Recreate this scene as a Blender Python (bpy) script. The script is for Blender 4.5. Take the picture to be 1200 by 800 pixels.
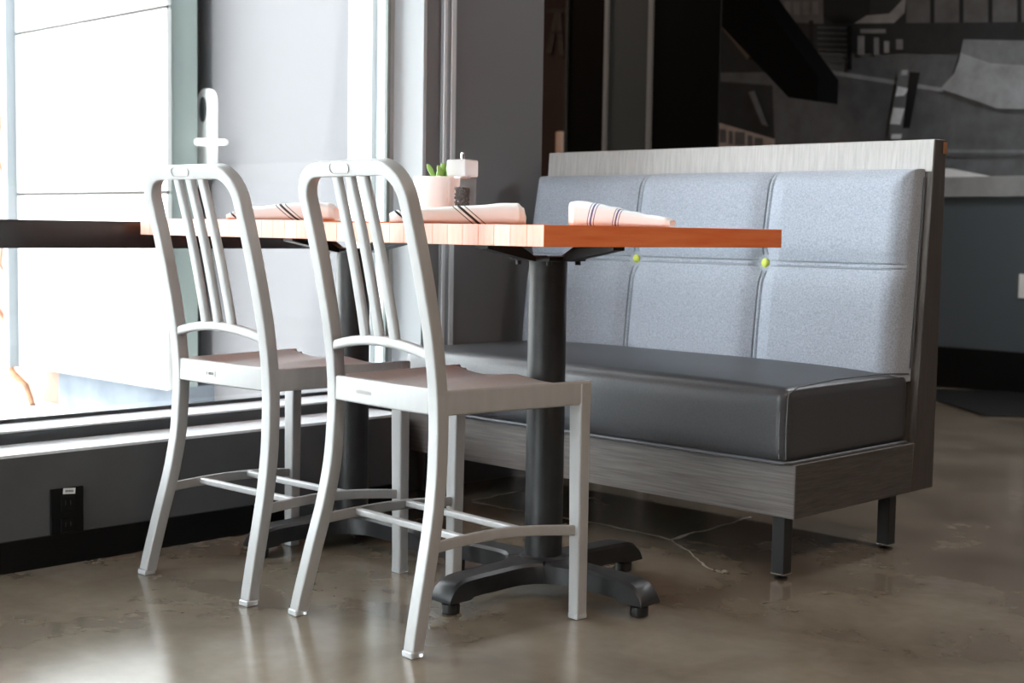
import bpy, bmesh, math, random
from mathutils import Vector, Matrix, noise
random.seed(7)
scene = bpy.context.scene
for o in list(bpy.data.objects): bpy.data.objects.remove(o)
COL = scene.collection

# ------------------------------------------------------------------ camera
F_PX = 1667.0; CAM_H = 0.754
YAW, PITCH, ROLL = math.radians(44.757), math.radians(4.5186), math.radians(0.891)
fw = Vector((-math.sin(YAW)*math.cos(PITCH), math.cos(YAW)*math.cos(PITCH), -math.sin(PITCH)))
rt0 = Vector((math.cos(YAW), math.sin(YAW), 0)); up0 = rt0.cross(fw)
rt = math.cos(ROLL)*rt0 + math.sin(ROLL)*up0
up = -math.sin(ROLL)*rt0 + math.cos(ROLL)*up0
cd = bpy.data.cameras.new('camera'); cam = bpy.data.objects.new('camera', cd); COL.objects.link(cam)
cam.matrix_world = Matrix(((rt.x, up.x, -fw.x, 0), (rt.y, up.y, -fw.y, 0), (rt.z, up.z, -fw.z, CAM_H), (0, 0, 0, 1)))
cd.sensor_width = 36; cd.lens = F_PX/1200*36; cd.clip_start = 0.05; cd.clip_end = 200
cd.dof.use_dof = True; cd.dof.focus_distance = 2.75; cd.dof.aperture_fstop = 5.6
scene.camera = cam

# ------------------------------------------------------------------ world, sun, exposure
vs = scene.view_settings
vs.view_transform = 'Standard'; vs.look = 'None'; vs.gamma = 1; vs.use_curve_mapping = False
vs.exposure = 2.42
w = bpy.data.worlds.new('sky'); scene.world = w; w.use_nodes = True
bg = w.node_tree.nodes['Background']; bg.inputs[0].default_value = (0.93, 0.97, 1.0, 1); bg.inputs[1].default_value = 3.0
sd = bpy.data.lights.new('sun', 'SUN'); sd.energy = 1.0; sd.angle = 0.02; sd.color = (1, .95, .88)
sun = bpy.data.objects.new('sun', sd); COL.objects.link(sun)
sun.rotation_euler = Vector((-0.12, 0.62, -0.75)).to_track_quat('-Z', 'Y').to_euler()

# ------------------------------------------------------------------ pixel helpers (a pixel gives a direction only)
def ray(px, py):
    return fw + rt*((px-600)/F_PX) + up*(-(py-400)/F_PX)
def on(ax, val, px, py):
    d = ray(px, py); o = Vector((0, 0, CAM_H)); return o + d*((val-o[ax])/d[ax])

# ------------------------------------------------------------------ materials
MATS = {}
def mat(name, col, rough=.5, metal=0., spec=.5, **kw):
    m = bpy.data.materials.new(name); m.use_nodes = True
    b = m.node_tree.nodes['Principled BSDF']
    b.inputs['Base Color'].default_value = (*col, 1); b.inputs['Roughness'].default_value = rough
    b.inputs['Metallic'].default_value = metal; b.inputs['Specular IOR Level'].default_value = spec
    for k, v in kw.items(): b.inputs[k.replace('_', ' ')].default_value = v
    MATS[name] = m; return m
def nd(m, t, **kw):
    n = m.node_tree.nodes.new(t)
    for k, v in kw.items(): setattr(n, k, v)
    return n
def lk(m, a, b): m.node_tree.links.new(a, b)
def bsdf(m): return m.node_tree.nodes['Principled BSDF']
def coords(m, scale=(1, 1, 1), kind='Object'):
    tc = nd(m, 'ShaderNodeTexCoord'); mp = nd(m, 'ShaderNodeMapping'); mp.inputs['Scale'].default_value = scale
    lk(m, tc.outputs[kind], mp.inputs['Vector']); return mp.outputs['Vector']
def noisy(m, c1, c2, scale=5, detail=6, stretch=(1, 1, 1), lo=.3, hi=.7, rough=.6, bump=0., dist=.002):
    v = coords(m, stretch); n = nd(m, 'ShaderNodeTexNoise')
    n.inputs['Scale'].default_value = scale; n.inputs['Detail'].default_value = detail; n.inputs['Roughness'].default_value = rough
    lk(m, v, n.inputs['Vector']); r = nd(m, 'ShaderNodeValToRGB')
    r.color_ramp.elements[0].position = lo; r.color_ramp.elements[0].color = (*c1, 1)
    r.color_ramp.elements[1].position = hi; r.color_ramp.elements[1].color = (*c2, 1)
    lk(m, n.outputs['Fac'], r.inputs['Fac']); lk(m, r.outputs['Color'], bsdf(m).inputs['Base Color'])
    if bump:
        bp = nd(m, 'ShaderNodeBump'); bp.inputs['Strength'].default_value = bump; bp.inputs['Distance'].default_value = dist
        lk(m, n.outputs['Fac'], bp.inputs['Height']); lk(m, bp.outputs['Normal'], bsdf(m).inputs['Normal'])
    return n, r

alu = mat('brushed_aluminium', (.55, .55, .55), .45, .15)
noisy(alu, (.39, .39, .389), (.425, .425, .424), 60, 4, (1, 1, .15))
glide_m = mat('clear_glide', (.9, .93, .95), .12, 0, .8, Transmission_Weight=.55)
wood_t = mat('butcher_block', (.8, .3, .15), .42, 0, .35)
def setup_block(m):
    v = coords(m, (14, 1.2, 14)); n = nd(m, 'ShaderNodeTexNoise'); n.inputs['Scale'].default_value = 6; n.inputs['Detail'].default_value = 5
    oi = nd(m, 'ShaderNodeObjectInfo'); ad = nd(m, 'ShaderNodeVectorMath', operation='ADD')
    sc = nd(m, 'ShaderNodeVectorMath', operation='SCALE'); sc.inputs[0].default_value = (7, 31, 13); lk(m, oi.outputs['Random'], sc.inputs['Scale'])
    lk(m, v, ad.inputs[0]); lk(m, sc.outputs[0], ad.inputs[1]); lk(m, ad.outputs[0], n.inputs['Vector'])
    r1 = nd(m, 'ShaderNodeValToRGB'); e = r1.color_ramp.elements
    e[0].position = .3; e[0].color = (.90, .19, .055, 1); e[1].position = .72; e[1].color = (.99, .30, .11, 1)
    lk(m, n.outputs['Fac'], r1.inputs['Fac'])
    mx = nd(m, 'ShaderNodeMixRGB', blend_type='MULTIPLY'); mx.inputs['Fac'].default_value = 1
    r2 = nd(m, 'ShaderNodeValToRGB'); e = r2.color_ramp.elements
    e[0].color = (.86, .82, .8, 1); e[1].color = (1.08, 1.15, 1.2, 1)
    lk(m, oi.outputs['Random'], r2.inputs['Fac']); lk(m, r1.outputs[0], mx.inputs['Color1']); lk(m, r2.outputs[0], mx.inputs['Color2'])
    lk(m, mx.outputs[0], bsdf(m).inputs['Base Color'])
setup_block(wood_t)
wood_e = mat('butcher_block_lit_end_grain', (.8, .5, .36), .45)
noisy(wood_e, (.86, .52, .40), (.96, .64, .53), 30, 6, (6, 1, .6))  # end grain, paled further so its colour holds overexposed window light
def vary(m):
    oi = nd(m, 'ShaderNodeObjectInfo'); r2 = nd(m, 'ShaderNodeValToRGB'); e = r2.color_ramp.elements; e[0].color = (.92, .84, .8, 1); e[1].color = (1.03, 1.06, 1.08, 1)
    lk(m, oi.outputs['Random'], r2.inputs['Fac']); mx = nd(m, 'ShaderNodeMixRGB', blend_type='MULTIPLY'); mx.inputs['Fac'].default_value = 1
    src = bsdf(m).inputs['Base Color'].links[0].from_socket; lk(m, src, mx.inputs['Color1']); lk(m, r2.outputs[0], mx.inputs['Color2']); lk(m, mx.outputs[0], bsdf(m).inputs['Base Color'])
vary(wood_e)
iron = mat('black_cast_iron', (.02, .02, .022), .45)
noisy(iron, (.010, .0102, .011), (.019, .0195, .021), 40, 8, bump=.15)
blackmetal = mat('black_metal', (.012, .012, .013), .4)
rubber = mat('black_rubber', (.012, .012, .012), .45)
def veneer(name, stretch):
    m = mat(name, (.16, .14, .125), .5)
    noisy(m, (.052, .044, .040), (.20, .18, .167), 9, 8, stretch, .28, .75, .7, bump=.15, dist=.001); return m
ven_h = veneer('grey_veneer_horizontal', (.6, 9, 24))
ven_lit = mat('window_lit_veneer', (.4, .39, .38), .45); noisy(ven_lit, (.33, .32, .31), (.52, .51, .495), 9, 6, (16, 12, .7), .25, .8)  # bench veneer paled to paint window light on the top rail
ven_v = veneer('grey_veneer_vertical', (16, 12, .7))
leather = mat('charcoal_leather', (.055, .055, .06), .38, 0, .5)
noisy(leather, (.042, .043, .048), (.058, .060, .066), 220, 3, bump=.12, dist=.0006)
felt = mat('blue_grey_felt', (.33, .37, .45), .9, 0, .2, Sheen_Weight=.3, Sheen_Roughness=.5)
noisy(felt, (.29, .325, .385), (.45, .49, .565), 260, 6, bump=.25, dist=.0008, lo=.35, hi=.65)
piping_m = mat('grey_piping', (.10, .105, .12), .5)
thread = mat('pale_thread', (.22, .25, .27), .7)
lime = mat('lime_button', (.62, .70, .10), .5)
steel = mat('bright_steel', (.75, .76, .77), .25, .9)
copper = mat('copper_clip', (.75, .35, .16), .3, .8)

floor_m = mat('polished_concrete', (.2, .17, .14), .22, 0, .6)
def setup_floor(m):
    b = bsdf(m); v = coords(m)
    n1 = nd(m, 'ShaderNodeTexNoise'); n1.inputs['Scale'].default_value = 3.2; n1.inputs['Detail'].default_value = 5; n1.inputs['Roughness'].default_value = .5; n1.inputs['Distortion'].default_value = .5
    n2 = nd(m, 'ShaderNodeTexNoise'); n2.inputs['Scale'].default_value = 30; n2.inputs['Detail'].default_value = 4; n2.inputs['Roughness'].default_value = .55
    n3 = nd(m, 'ShaderNodeTexNoise'); n3.inputs['Scale'].default_value = 3; n3.inputs['Detail'].default_value = 5; n3.inputs['Distortion'].default_value = .4
    for n in (n1, n2, n3): lk(m, v, n.inputs['Vector'])
    r = nd(m, 'ShaderNodeValToRGB'); e = r.color_ramp.elements
    e[0].position = .3; e[0].color = (.108, .084, .061, 1); e[1].position = .70; e[1].color = (.215, .18, .137, 1)
    lk(m, n1.outputs['Fac'], r.inputs['Fac'])
    r2 = nd(m, 'ShaderNodeValToRGB'); e = r2.color_ramp.elements
    e[0].position = .3; e[0].color = (.95, .95, .95, 1); e[1].position = .75; e[1].color = (1.05, 1.05, 1.04, 1); lk(m, n2.outputs['Fac'], r2.inputs['Fac'])
    mx = nd(m, 'ShaderNodeMixRGB', blend_type='MULTIPLY'); mx.inputs['Fac'].default_value = 1
    lk(m, r.outputs[0], mx.inputs['Color1']); lk(m, r2.outputs[0], mx.inputs['Color2'])
    r3 = nd(m, 'ShaderNodeValToRGB'); e = r3.color_ramp.elements   # pale scuffs
    e[0].position = .6; e[0].color = (0, 0, 0, 1); e[1].position = .85; e[1].color = (.5, .5, .5, 1); lk(m, n3.outputs['Fac'], r3.inputs['Fac'])
    mx2 = nd(m, 'ShaderNodeMixRGB'); mx2.inputs['Color2'].default_value = (.34, .31, .28, 1)
    lk(m, r3.outputs[0], mx2.inputs['Fac']); lk(m, mx.outputs[0], mx2.inputs['Color1']); lk(m, mx2.outputs[0], b.inputs['Base Color'])
    mr = nd(m, 'ShaderNodeMapRange'); mr.inputs['From Min'].default_value = .3; mr.inputs['From Max'].default_value = .7; mr.inputs['To Min'].default_value = .15; mr.inputs['To Max'].default_value = .21
    lk(m, n2.outputs['Fac'], mr.inputs['Value']); lk(m, mr.outputs[0], b.inputs['Roughness'])
    bp = nd(m, 'ShaderNodeBump'); bp.inputs['Strength'].default_value = .03; bp.inputs['Distance'].default_value = .004
    lk(m, n1.outputs['Fac'], bp.inputs['Height']); lk(m, bp.outputs['Normal'], b.inputs['Normal'])
setup_floor(floor_m)
crack_m = mat('pale_crack_filler', (.36, .32, .26), .6)
wall_dark = mat('charcoal_paint', (.075, .076, .08), .55); noisy(wall_dark, (.068, .068, .071), (.082, .083, .088), 8, 4)
pier_m = mat('mid_grey_paint', (.135, .135, .14), .55)
base_m = mat('black_baseboard', (.005, .005, .005), .5, 0, .15)
ledge_m = mat('white_sill', (.72, .75, .78), .4)
frame_dark = mat('dark_frame', (.03, .032, .034), .4)
frame_light = mat('light_frame', (.40, .43, .45), .5, 0, .2)
silver = mat('silver_trim', (.62, .65, .68), .35, .25)
black_gloss = mat('black_gloss', (.008, .008, .008), .3, 0, .2)
ext_white = mat('white_panel', (.42, .425, .42), .6)
joint_m = mat('panel_joint', (.05, .042, .038), .8)
ext_grey = mat('exterior_grey_trim', (.15, .165, .18), .6)
ext_green = mat('pale_green_grey', (.20, .235, .225), .6)
door_m = mat('pale_grey_door', (.10, .098, .104), .6, 0, .15)
plinth_m = mat('blue_grey_concrete', (.42, .46, .53), .8); noisy(plinth_m, (.085, .10, .125), (.15, .17, .20), 6, 8)
snow = mat('pale_paving', (.80, .79, .76), .8); noisy(snow, (.45, .43, .40), (.6, .59, .57), 3, 8)
brick_m = mat('faded_brick', (.5, .27, .2), .9); noisy(brick_m, (.17, .085, .06), (.36, .25, .2), 2.2, 6)
bark = mat('orange_bark', (.2, .09, .045), .9); noisy(bark, (.11, .05, .028), (.26, .12, .065), 30, 5)
white_metal = mat('white_metal', (.85, .85, .84), .35)
ceil_m = mat('dark_ceiling', (.22, .22, .23), .8)
wall_mid = mat('grey_paint', (.16, .145, .135), .7)
slate = mat('slate_paint', (.075, .09, .10), .5)
stone = mat('pale_stone', (.30, .30, .30), .5); noisy(stone, (.2, .2, .2), (.42, .42, .42), 3, 6)
linen_k = mat('white_linen_black_stripe', (.86, .83, .82), .9); linen_b = mat('white_linen_blue_stripe', (.88, .88, .9), .9)
def stripes(m, base, col, groups, kx, kz):
    v = coords(m); sx = nd(m, 'ShaderNodeSeparateXYZ'); lk(m, v, sx.inputs[0])
    a = nd(m, 'ShaderNodeMath', operation='MULTIPLY'); a.inputs[1].default_value = kz; lk(m, sx.outputs['Z'], a.inputs[0])
    s = nd(m, 'ShaderNodeMath', operation='ADD'); lk(m, sx.outputs['X'], s.inputs[0]); lk(m, a.outputs[0], s.inputs[1])
    tot = None
    for c, hw in groups:
        d = nd(m, 'ShaderNodeMath', operation='COMPARE'); d.inputs[1].default_value = c; d.inputs[2].default_value = hw
        lk(m, s.outputs[0], d.inputs[0])
        if tot is None: tot = d.outputs[0]
        else:
            ad = nd(m, 'ShaderNodeMath', operation='MAXIMUM'); lk(m, tot, ad.inputs[0]); lk(m, d.outputs[0], ad.inputs[1]); tot = ad.outputs[0]
    mx = nd(m, 'ShaderNodeMixRGB'); mx.inputs['Color1'].default_value = (*base, 1); mx.inputs['Color2'].default_value = (*col, 1)
    lk(m, tot, mx.inputs['Fac']); lk(m, mx.outputs[0], bsdf(m).inputs['Base Color'])
stripes(linen_k, (.90, .92, .93), (.03, .03, .035), [(-.085, .0016), (-.096, .003), (.027, .0012), (.039, .0036), (.051, .0012)], 1, 1.2)
stripes(linen_b, (.92, .97, 1.0), (.10, .13, .30), [(-.064, .0020), (-.071, .0009), (-.057, .0009), (-.008, .0017), (-.002, .0008), (-.014, .0008)], 1, -.22)
ceramic = mat('white_ceramic', (.86, .85, .84), .35)
leaf_m = mat('succulent_green', (.30, .48, .12), .5)
soil = mat('soil', (.05, .035, .025), .9)
def clear(name, f):
    m = mat(name, (.9, .91, .92), .08, 0, .6); nt = m.node_tree; tr = nt.nodes.new('ShaderNodeBsdfTransparent'); mx = nt.nodes.new('ShaderNodeMixShader'); mx.inputs[0].default_value = f
    nt.links.new(tr.outputs[0], mx.inputs[1]); nt.links.new(bsdf(m).outputs[0], mx.inputs[2]); nt.links.new(mx.outputs[0], nt.nodes['Material Output'].inputs[0]); return m
acrylic = clear('clear_acrylic', .06)
frost = clear('frosted_acrylic', .5)
pepper = mat('peppercorn', (.03, .016, .012), .7)
print_white = mat('sticker_white', (.85, .85, .84), .6); print_dark = mat('sticker_ink', (.08, .08, .08), .6)
etch = mat('etched_grey', (.42, .40, .39), .6)
line_grey = mat('seam_grey', (.33, .325, .32), .5)
def glass(name):
    m = bpy.data.materials.new(name); m.use_nodes = True; nt = m.node_tree; nt.nodes.clear()
    out = nt.nodes.new('ShaderNodeOutputMaterial'); mix = nt.nodes.new('ShaderNodeMixShader'); tr = nt.nodes.new('ShaderNodeBsdfTransparent')
    gl = nt.nodes.new('ShaderNodeBsdfGlossy'); gl.inputs['Roughness'].default_value = .02; fr = nt.nodes.new('ShaderNodeFresnel'); fr.inputs['IOR'].default_value = 1.35
    tr.inputs['Color'].default_value = (.96, .98, .98, 1)
    nt.links.new(fr.outputs[0], mix.inputs[0]); nt.links.new(tr.outputs[0], mix.inputs[1]); nt.links.new(gl.outputs[0], mix.inputs[2]); nt.links.new(mix.outputs[0], out.inputs[0])
    return m
pane_m = glass('window_glass')
def emit(name, col, s):
    m = bpy.data.materials.new(name); m.use_nodes = True; nt = m.node_tree; nt.nodes.clear()
    out = nt.nodes.new('ShaderNodeOutputMaterial'); e = nt.nodes.new('ShaderNodeEmission'); e.inputs[0].default_value = (*col, 1); e.inputs[1].default_value = s
    nt.links.new(e.outputs[0], out.inputs[0]); return m
lamp_m = emit('warm_lamp', (1, .82, .66), 11)
fill_d = emit('dim_warm_fill', (1, .8, .65), 4)  # added fill that lifts the dark alcove
fill_n = emit('neutral_fill', (.95, .97, 1), 16)  # added fill that brightens the mural

# ------------------------------------------------------------------ mesh helpers
def link(o, parent=None):
    COL.objects.link(o)
    if parent is not None: o.parent = parent
    return o
def obj(name, bm, m, parent=None, smooth=False, loc=None):
    me = bpy.data.meshes.new(name); bm.normal_update(); bm.to_mesh(me); bm.free()
    if m: me.materials.append(m)
    if smooth:
        for p in me.polygons: p.use_smooth = True
        me.set_sharp_from_angle(angle=math.radians(52))
    o = bpy.data.objects.new(name, me)
    if loc is not None: o.location = loc
    if smooth:
        wn = o.modifiers.new('weighted_normal', 'WEIGHTED_NORMAL'); wn.weight = 100; wn.keep_sharp = True
    return link(o, parent)
def tag(o, label=None, cat=None, group=None, kind=None):
    if label: o['label'] = label
    if cat: o['category'] = cat
    if group: o['group'] = group
    if kind: o['kind'] = kind
    return o
def thing(name, label, cat, loc=(0, 0, 0), rz=0, group=None):
    o = bpy.data.objects.new(name, None); o.location = loc; o.rotation_euler = (0, 0, rz); o.empty_display_size = .1
    link(o); return tag(o, label, cat, group)
def copy_tree(o, parent=None):
    c = o.copy(); COL.objects.link(c); c.parent = parent
    for ch in list(o.children): copy_tree(ch, c)
    return c
def box(bm, x0, x1, y0, y1, z0, z1, bevel=0., seg=2):
    b = bmesh.new(); vs = [b.verts.new((x, y, z)) for x in (x0, x1) for y in (y0, y1) for z in (z0, z1)]
    for f in ((0, 1, 3, 2), (4, 6, 7, 5), (0, 4, 5, 1), (2, 3, 7, 6), (0, 2, 6, 4), (1, 5, 7, 3)): b.faces.new([vs[i] for i in f])
    if bevel: bmesh.ops.bevel(b, geom=b.edges[:], offset=bevel, segments=seg, profile=.5, affect='EDGES')
    me = bpy.data.meshes.new('tmp'); b.to_mesh(me); b.free(); bm.from_mesh(me); bpy.data.meshes.remove(me); return bm
def bx(*a, **k): return box(bmesh.new(), *a, **k)
def rrect(w, d, r, n=3):
    pts = []
    for cx, cy, a0 in ((1, 1, 0), (-1, 1, 90), (-1, -1, 180), (1, -1, 270)):
        for i in range(n):
            a = math.radians(a0 + 90*i/(n-1)); pts.append((cx*(w/2-r)+r*math.cos(a), cy*(d/2-r)+r*math.sin(a)))
    return pts
def sweep(bm, path, normals, ws, ds, r=.004, n=3, caps=True):
    N = len(path); rings = []
    for i in range(N):
        p = Vector(path[i]); t = (Vector(path[min(i+1, N-1)])-Vector(path[max(i-1, 0)])).normalized()
        nn = Vector(normals[i] if isinstance(normals, list) else normals); nn = (nn - t*nn.dot(t)).normalized(); s = t.cross(nn)
        ww = ws[i] if isinstance(ws, list) else ws; dd = ds[i] if isinstance(ds, list) else ds
        rings.append([bm.verts.new(p + s*a + nn*b) for a, b in rrect(ww, dd, min(r, ww*.49, dd*.49), n)])
    k = len(rings[0])
    for i in range(N-1):
        for j in range(k): bm.faces.new((rings[i][j], rings[i][(j+1) % k], rings[i+1][(j+1) % k], rings[i+1][j]))
    if caps: bm.faces.new(rings[0][::-1]); bm.faces.new(rings[-1])
    return bm
def tube(bm, path, radii, n=12, caps=True):
    N = len(path); rings = []; prev = Vector((.31, .77, .55))
    for i in range(N):
        t = (Vector(path[min(i+1, N-1)])-Vector(path[max(i-1, 0)])).normalized()
        u = (prev - t*prev.dot(t)).normalized(); prev = u; v = t.cross(u); rr = radii[i] if isinstance(radii, (list, tuple)) else radii
        rings.append([bm.verts.new(Vector(path[i]) + (u*math.cos(2*math.pi*k/n) + v*math.sin(2*math.pi*k/n))*rr) for k in range(n)])
    for i in range(N-1):
        for j in range(n): bm.faces.new((rings[i][j], rings[i][(j+1) % n], rings[i+1][(j+1) % n], rings[i+1][j]))
    if caps: bm.faces.new(rings[0][::-1]); bm.faces.new(rings[-1])
    return bm
def lathe(bm, prof, n=32, c=(0, 0)):
    rings = []
    for r, z in prof: rings.append([bm.verts.new((c[0]+r*math.cos(2*math.pi*k/n), c[1]+r*math.sin(2*math.pi*k/n), z)) for k in range(n)])
    for i in range(len(rings)-1):
        for j in range(n): bm.faces.new((rings[i][j], rings[i][(j+1) % n], rings[i+1][(j+1) % n], rings[i+1][j]))
    bm.faces.new(rings[0][::-1]); bm.faces.new(rings[-1]); return bm
def prism(bm, pts, vec):
    v = Vector(vec); a = [bm.verts.new(p) for p in pts]; b = [bm.verts.new(Vector(p)+v) for p in pts]; n = len(pts)
    bm.faces.new(a[::-1]); bm.faces.new(b)
    for i in range(n): bm.faces.new((a[i], a[(i+1) % n], b[(i+1) % n], b[i]))
    bmesh.ops.recalc_face_normals(bm, faces=bm.faces[:]); return bm
def struct(name, bm, m, label=None, smooth=False):
    o = obj(name, bm, m, None, smooth); o['kind'] = 'structure'
    if label: o['label'] = label
    return o
def interp(t, xs, ys):
    if t <= xs[0]: return ys[0]
    for i in range(len(xs)-1):
        if t <= xs[i+1]:
            return ys[i] + (ys[i+1]-ys[i])*(t-xs[i])/(xs[i+1]-xs[i])
    return ys[-1]

# ------------------------------------------------------------------ the setting
WX = -2.884          # face of the low wall under the window
FX = -3.03           # face of window frame and pier
GX = -3.17           # glass
H = 3.0
b = bmesh.new(); prism(b, [(-3.2, -2.3, -.1), (4.5, -2.3, -.1), (4.5, 7, -.1), (-6.6, 7, -.1), (-6.6, 2.95, -.1), (-3.2, 2.95, -.1)], (0, 0, .1))
floor = struct('floor', b, floor_m, 'brown polished concrete floor with pale cracks')
b = bmesh.new(); prism(b, [(-3.4, -2.3, H), (4.5, -2.3, H), (4.5, 7, H), (-6.6, 7, H), (-6.6, 2.7, H), (-3.4, 2.7, H)], (0, 0, .15))
struct('ceiling', b, ceil_m)
b = bx(-3.2, WX, -2.2, 2.5, 0, .2475)
wl = struct('wall_left', b, wall_dark, 'charcoal low wall under the window')
obj('sill', bx(FX-.01, WX-.004, -2.2, 2.504, .2475, .2535), ledge_m, wl)
b = bx(-3.2, FX, 2.70, 3.172, 0, H); box(b, -3.2, FX-.02, 2.5, 2.7, 0, .25)
struct('wall_pier', b, pier_m, 'charcoal wall pier beside the window')
struct('baseboard_left', bx(WX, WX+.008, -2.2, 2.5, 0, .068), base_m)
struct('trim_1', bx(FX, FX+.006, 2.752, 2.803, .25, H), mat('trim_grey', (.30, .34, .38), .4), 'silver vertical metal strip on the wall pier')
t_ = bpy.data.objects['trim_1']
for y0, y1 in ((2.755, 2.768), (2.784, 2.802)): obj('ridge', bx(FX+.006, FX+.011, y0, y1, .25, H, bevel=.002), silver, t_)
struct('trim_2', bx(FX-.17, FX-.002, 2.688, 2.70, .25, H), frame_light, 'pale window jamb beside the pier')
struct('wall_header', bx(-3.4, FX, -2.2, 2.7, 2.75, H), wall_dark)
# window
win = struct('window_1', bx(GX, FX, -2.2, 2.688, .2535, .279), frame_dark, 'large window with dark bottom rail')
obj('frame_cap', bx(GX+.004, FX-.004, -2.2, 2.687, .279, .283), ledge_m, win)
obj('glazing_bead', bx(GX+.002, GX+.012, -2.2, 2.68, .283, .292), frame_dark, win)
obj('pane', bx(GX-.006, GX, -2.2, 2.688, .27, 2.75), pane_m, win)
for y in (-.3,): obj('mullion', bx(GX-.03, FX-.02, y, y+.06, .283, 2.75), frame_dark, win)
obj('head_rail', bx(GX-.03, FX, -2.2, 2.688, 2.70, 2.76), frame_dark, win)
obj('gasket', bx(GX+.001, GX+.012, 2.672, 2.688, .283, 2.7), frame_light, win)
obj('seal', bx(GX+.001, GX+.014, 2.661, 2.672, .283, 2.7), ext_green, win)

# rear and right of the room (behind the camera), large openings let the day in
b = bx(-3.2, 4.5, -2.3, -2.2, 0, .3); box(b, -3.2, 4.5, -2.3, -2.2, 2.75, H); box(b, -1.6, 4.5, -2.3, -2.2, .3, 2.75)
struct('wall_rear', b, wall_mid)
w2 = struct('window_2', bx(-3.2, -1.6, -2.29, -2.2, .3, .34), frame_dark)
obj('pane', bx(-3.2, -1.6, -2.25, -2.244, .34, 2.75), pane_m, w2)
for x in (-2.4,): obj('mullion', bx(x-.03, x+.03, -2.28, -2.2, .34, 2.75), frame_dark, w2)
struct('wall_right', bx(4.5, 4.6, -2.3, 7, 0, H), wall_mid)
for i, (x, y) in enumerate(((.9, .6), (1.4, 2.6), (-1.3, 5.2), (-5.4, 4.0))):  # unseen lamps; the ones at mural and alcove are added fill
    t = thing('unseen_ceiling_light', ('warm round ceiling lamp between the rear wall and the bench', 'warm round ceiling lamp facing the end of the bench', 'added unseen cool white round fill lamp in front of the mural', 'added unseen warm round fill lamp in the dark alcove behind the pier')[i], 'lamp', (x, y, H), 0, 'ceiling lamps')
    obj('rim', lathe(bmesh.new(), [(.30, 0), (.32, -.02), (.32, -.06), (.30, -.07), (.28, -.06), (.28, 0)], 40), blackmetal, t, True)
    obj('diffuser', lathe(bmesh.new(), [(.279, -.05), (.27, -.06), (.15, -.068), (.01, -.07)], 40), (lamp_m, lamp_m, fill_n, fill_d)[i], t, True)

# ------------------------------------------------------------------ background of the room
YB = 6.7
struct('wall_back', bx(-6.6, 4.6, YB, YB+.1, 0, H), mat('back_wall_brown', (.13, .085, .072), .6))
struct('wall_alcove', bx(-6.7, -6.55, 2.9, YB, 0, H), mat('dark_brown_paint', (.045, .03, .026), .6))
b = bx(-4.2, 4.4, 6.58, 6.72, 0, .945)
hw = struct('wall_half', b, slate, 'slate half wall below the mural')
obj('cap', bx(-4.2, 4.4, 6.55, 6.72, .945, 1.045, bevel=.004), stone, hw)
struct('baseboard_back', bx(-4.2, 4.4, 6.555, 6.58, 0, .20), base_m)
# black partition panels with metal strips, standing across the background
YP = 4.6
def px_x(px, Y, py=100): return on(1, Y, px, py).x
part = thing('partition', 'tall black partition with slate panel and bright metal strips behind the bench', 'partition', (px_x(755, YP), YP, 0))
def pbox(name, a, c, m, y0=0., y1=.012):
    ox = part.location.x
    obj(name, bx(px_x(a, YP)-ox, px_x(c, YP)-ox, y0, y1, 0, H), m, part)
pbox('panel', 666, 709, black_gloss); pbox('metal_strip', 709, 713, silver, -.012, .010)
pbox('panel', 713, 760, mat('slate_panel', (.13, .15, .16), .5)); pbox('metal_strip', 760, 765, silver, -.012, .010); pbox('panel', 765, 842, black_gloss)
pbox('edge_strip', 664, 666, mat('dull_strip', (.10, .11, .11), .4), -.012, .02)

# mural: printed black and white street scene, flat shapes on the back wall
YM = YB-.004
mur = thing('mural', 'black and white street photograph printed across the upper back wall', 'mural', (-3.6, YM, 1.05))
GR = {}
def grey(v, warm=0.):
    k = (v, warm)
    if k not in GR:
        m = mat('print_grey_%d_%d' % (v*1000, warm*100), (v*(1+warm), v, v*(1-warm*.6)), .6)
        noisy(m, tuple(max(0, c*.72) for c in (v*(1+warm), v, v*(1-warm*.6))), tuple(c*1.25 for c in (v*(.96+warm), v, v*(1.05-warm*.6))), 9, 8)
        GR[k] = m
    return GR[k]
lay = [0]
def mp(name, pts, v, warm=0.):
    v = v*(2.4 if v > .03 else 1.3 if v > .015 else .5)
    lay[0] += 1; y = YM - .0006*lay[0]
    P = [on(1, y, *p) for p in pts]; o = mur.location
    b = bmesh.new(); prism(b, [(p.x-o.x, p.y-o.y, p.z-o.z) for p in P], (0, .0004, 0)); return obj(name, b, grey(v, warm), mur)
mp('print_sheet', [(800, -160), (1420, -160), (1420, 225), (800, 225)], .018)
mp('print_asphalt', [(838, 85), (972, 84), (1418, 150), (1418, 215), (838, 200)], .052)
mp('print_asphalt_patch', [(838, 95), (905, 100), (908, 170), (838, 170)], .022)
mp('print_far_ground', [(958, 60), (1125, 62), (1110, 104), (972, 84)], .055)
mp('print_kerb', [(972, 82), (1105, 103), (1105, 108), (972, 87)], .15)
mp('print_wall', [(893, -10), (965, -10), (965, 28), (905, 25)], .05, .1)
for i in range(6): mp('print_window', [(897+i*11, 2), (904+i*11, 2), (904+i*11, 17), (897+i*11, 17)], .075, .15)
mp('print_dark_tree', [(965, -10), (1020, -10), (1018, 22), (985, 32), (965, 20)], .012)
mp('print_van', [(1000, 28), (1016, 18), (1042, 16), (1062, -5), (1060, 15), (1038, 36), (1004, 38)], .12, .1)
mp('print_shade', [(1062, -10), (1418, -10), (1418, 26), (1062, 30)], .045, .1)
for i in range(4): mp('print_post', [(1090+i*34, -10), (1095+i*34, -10), (1095+i*34, 30), (1090+i*34, 30)], .012)
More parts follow.
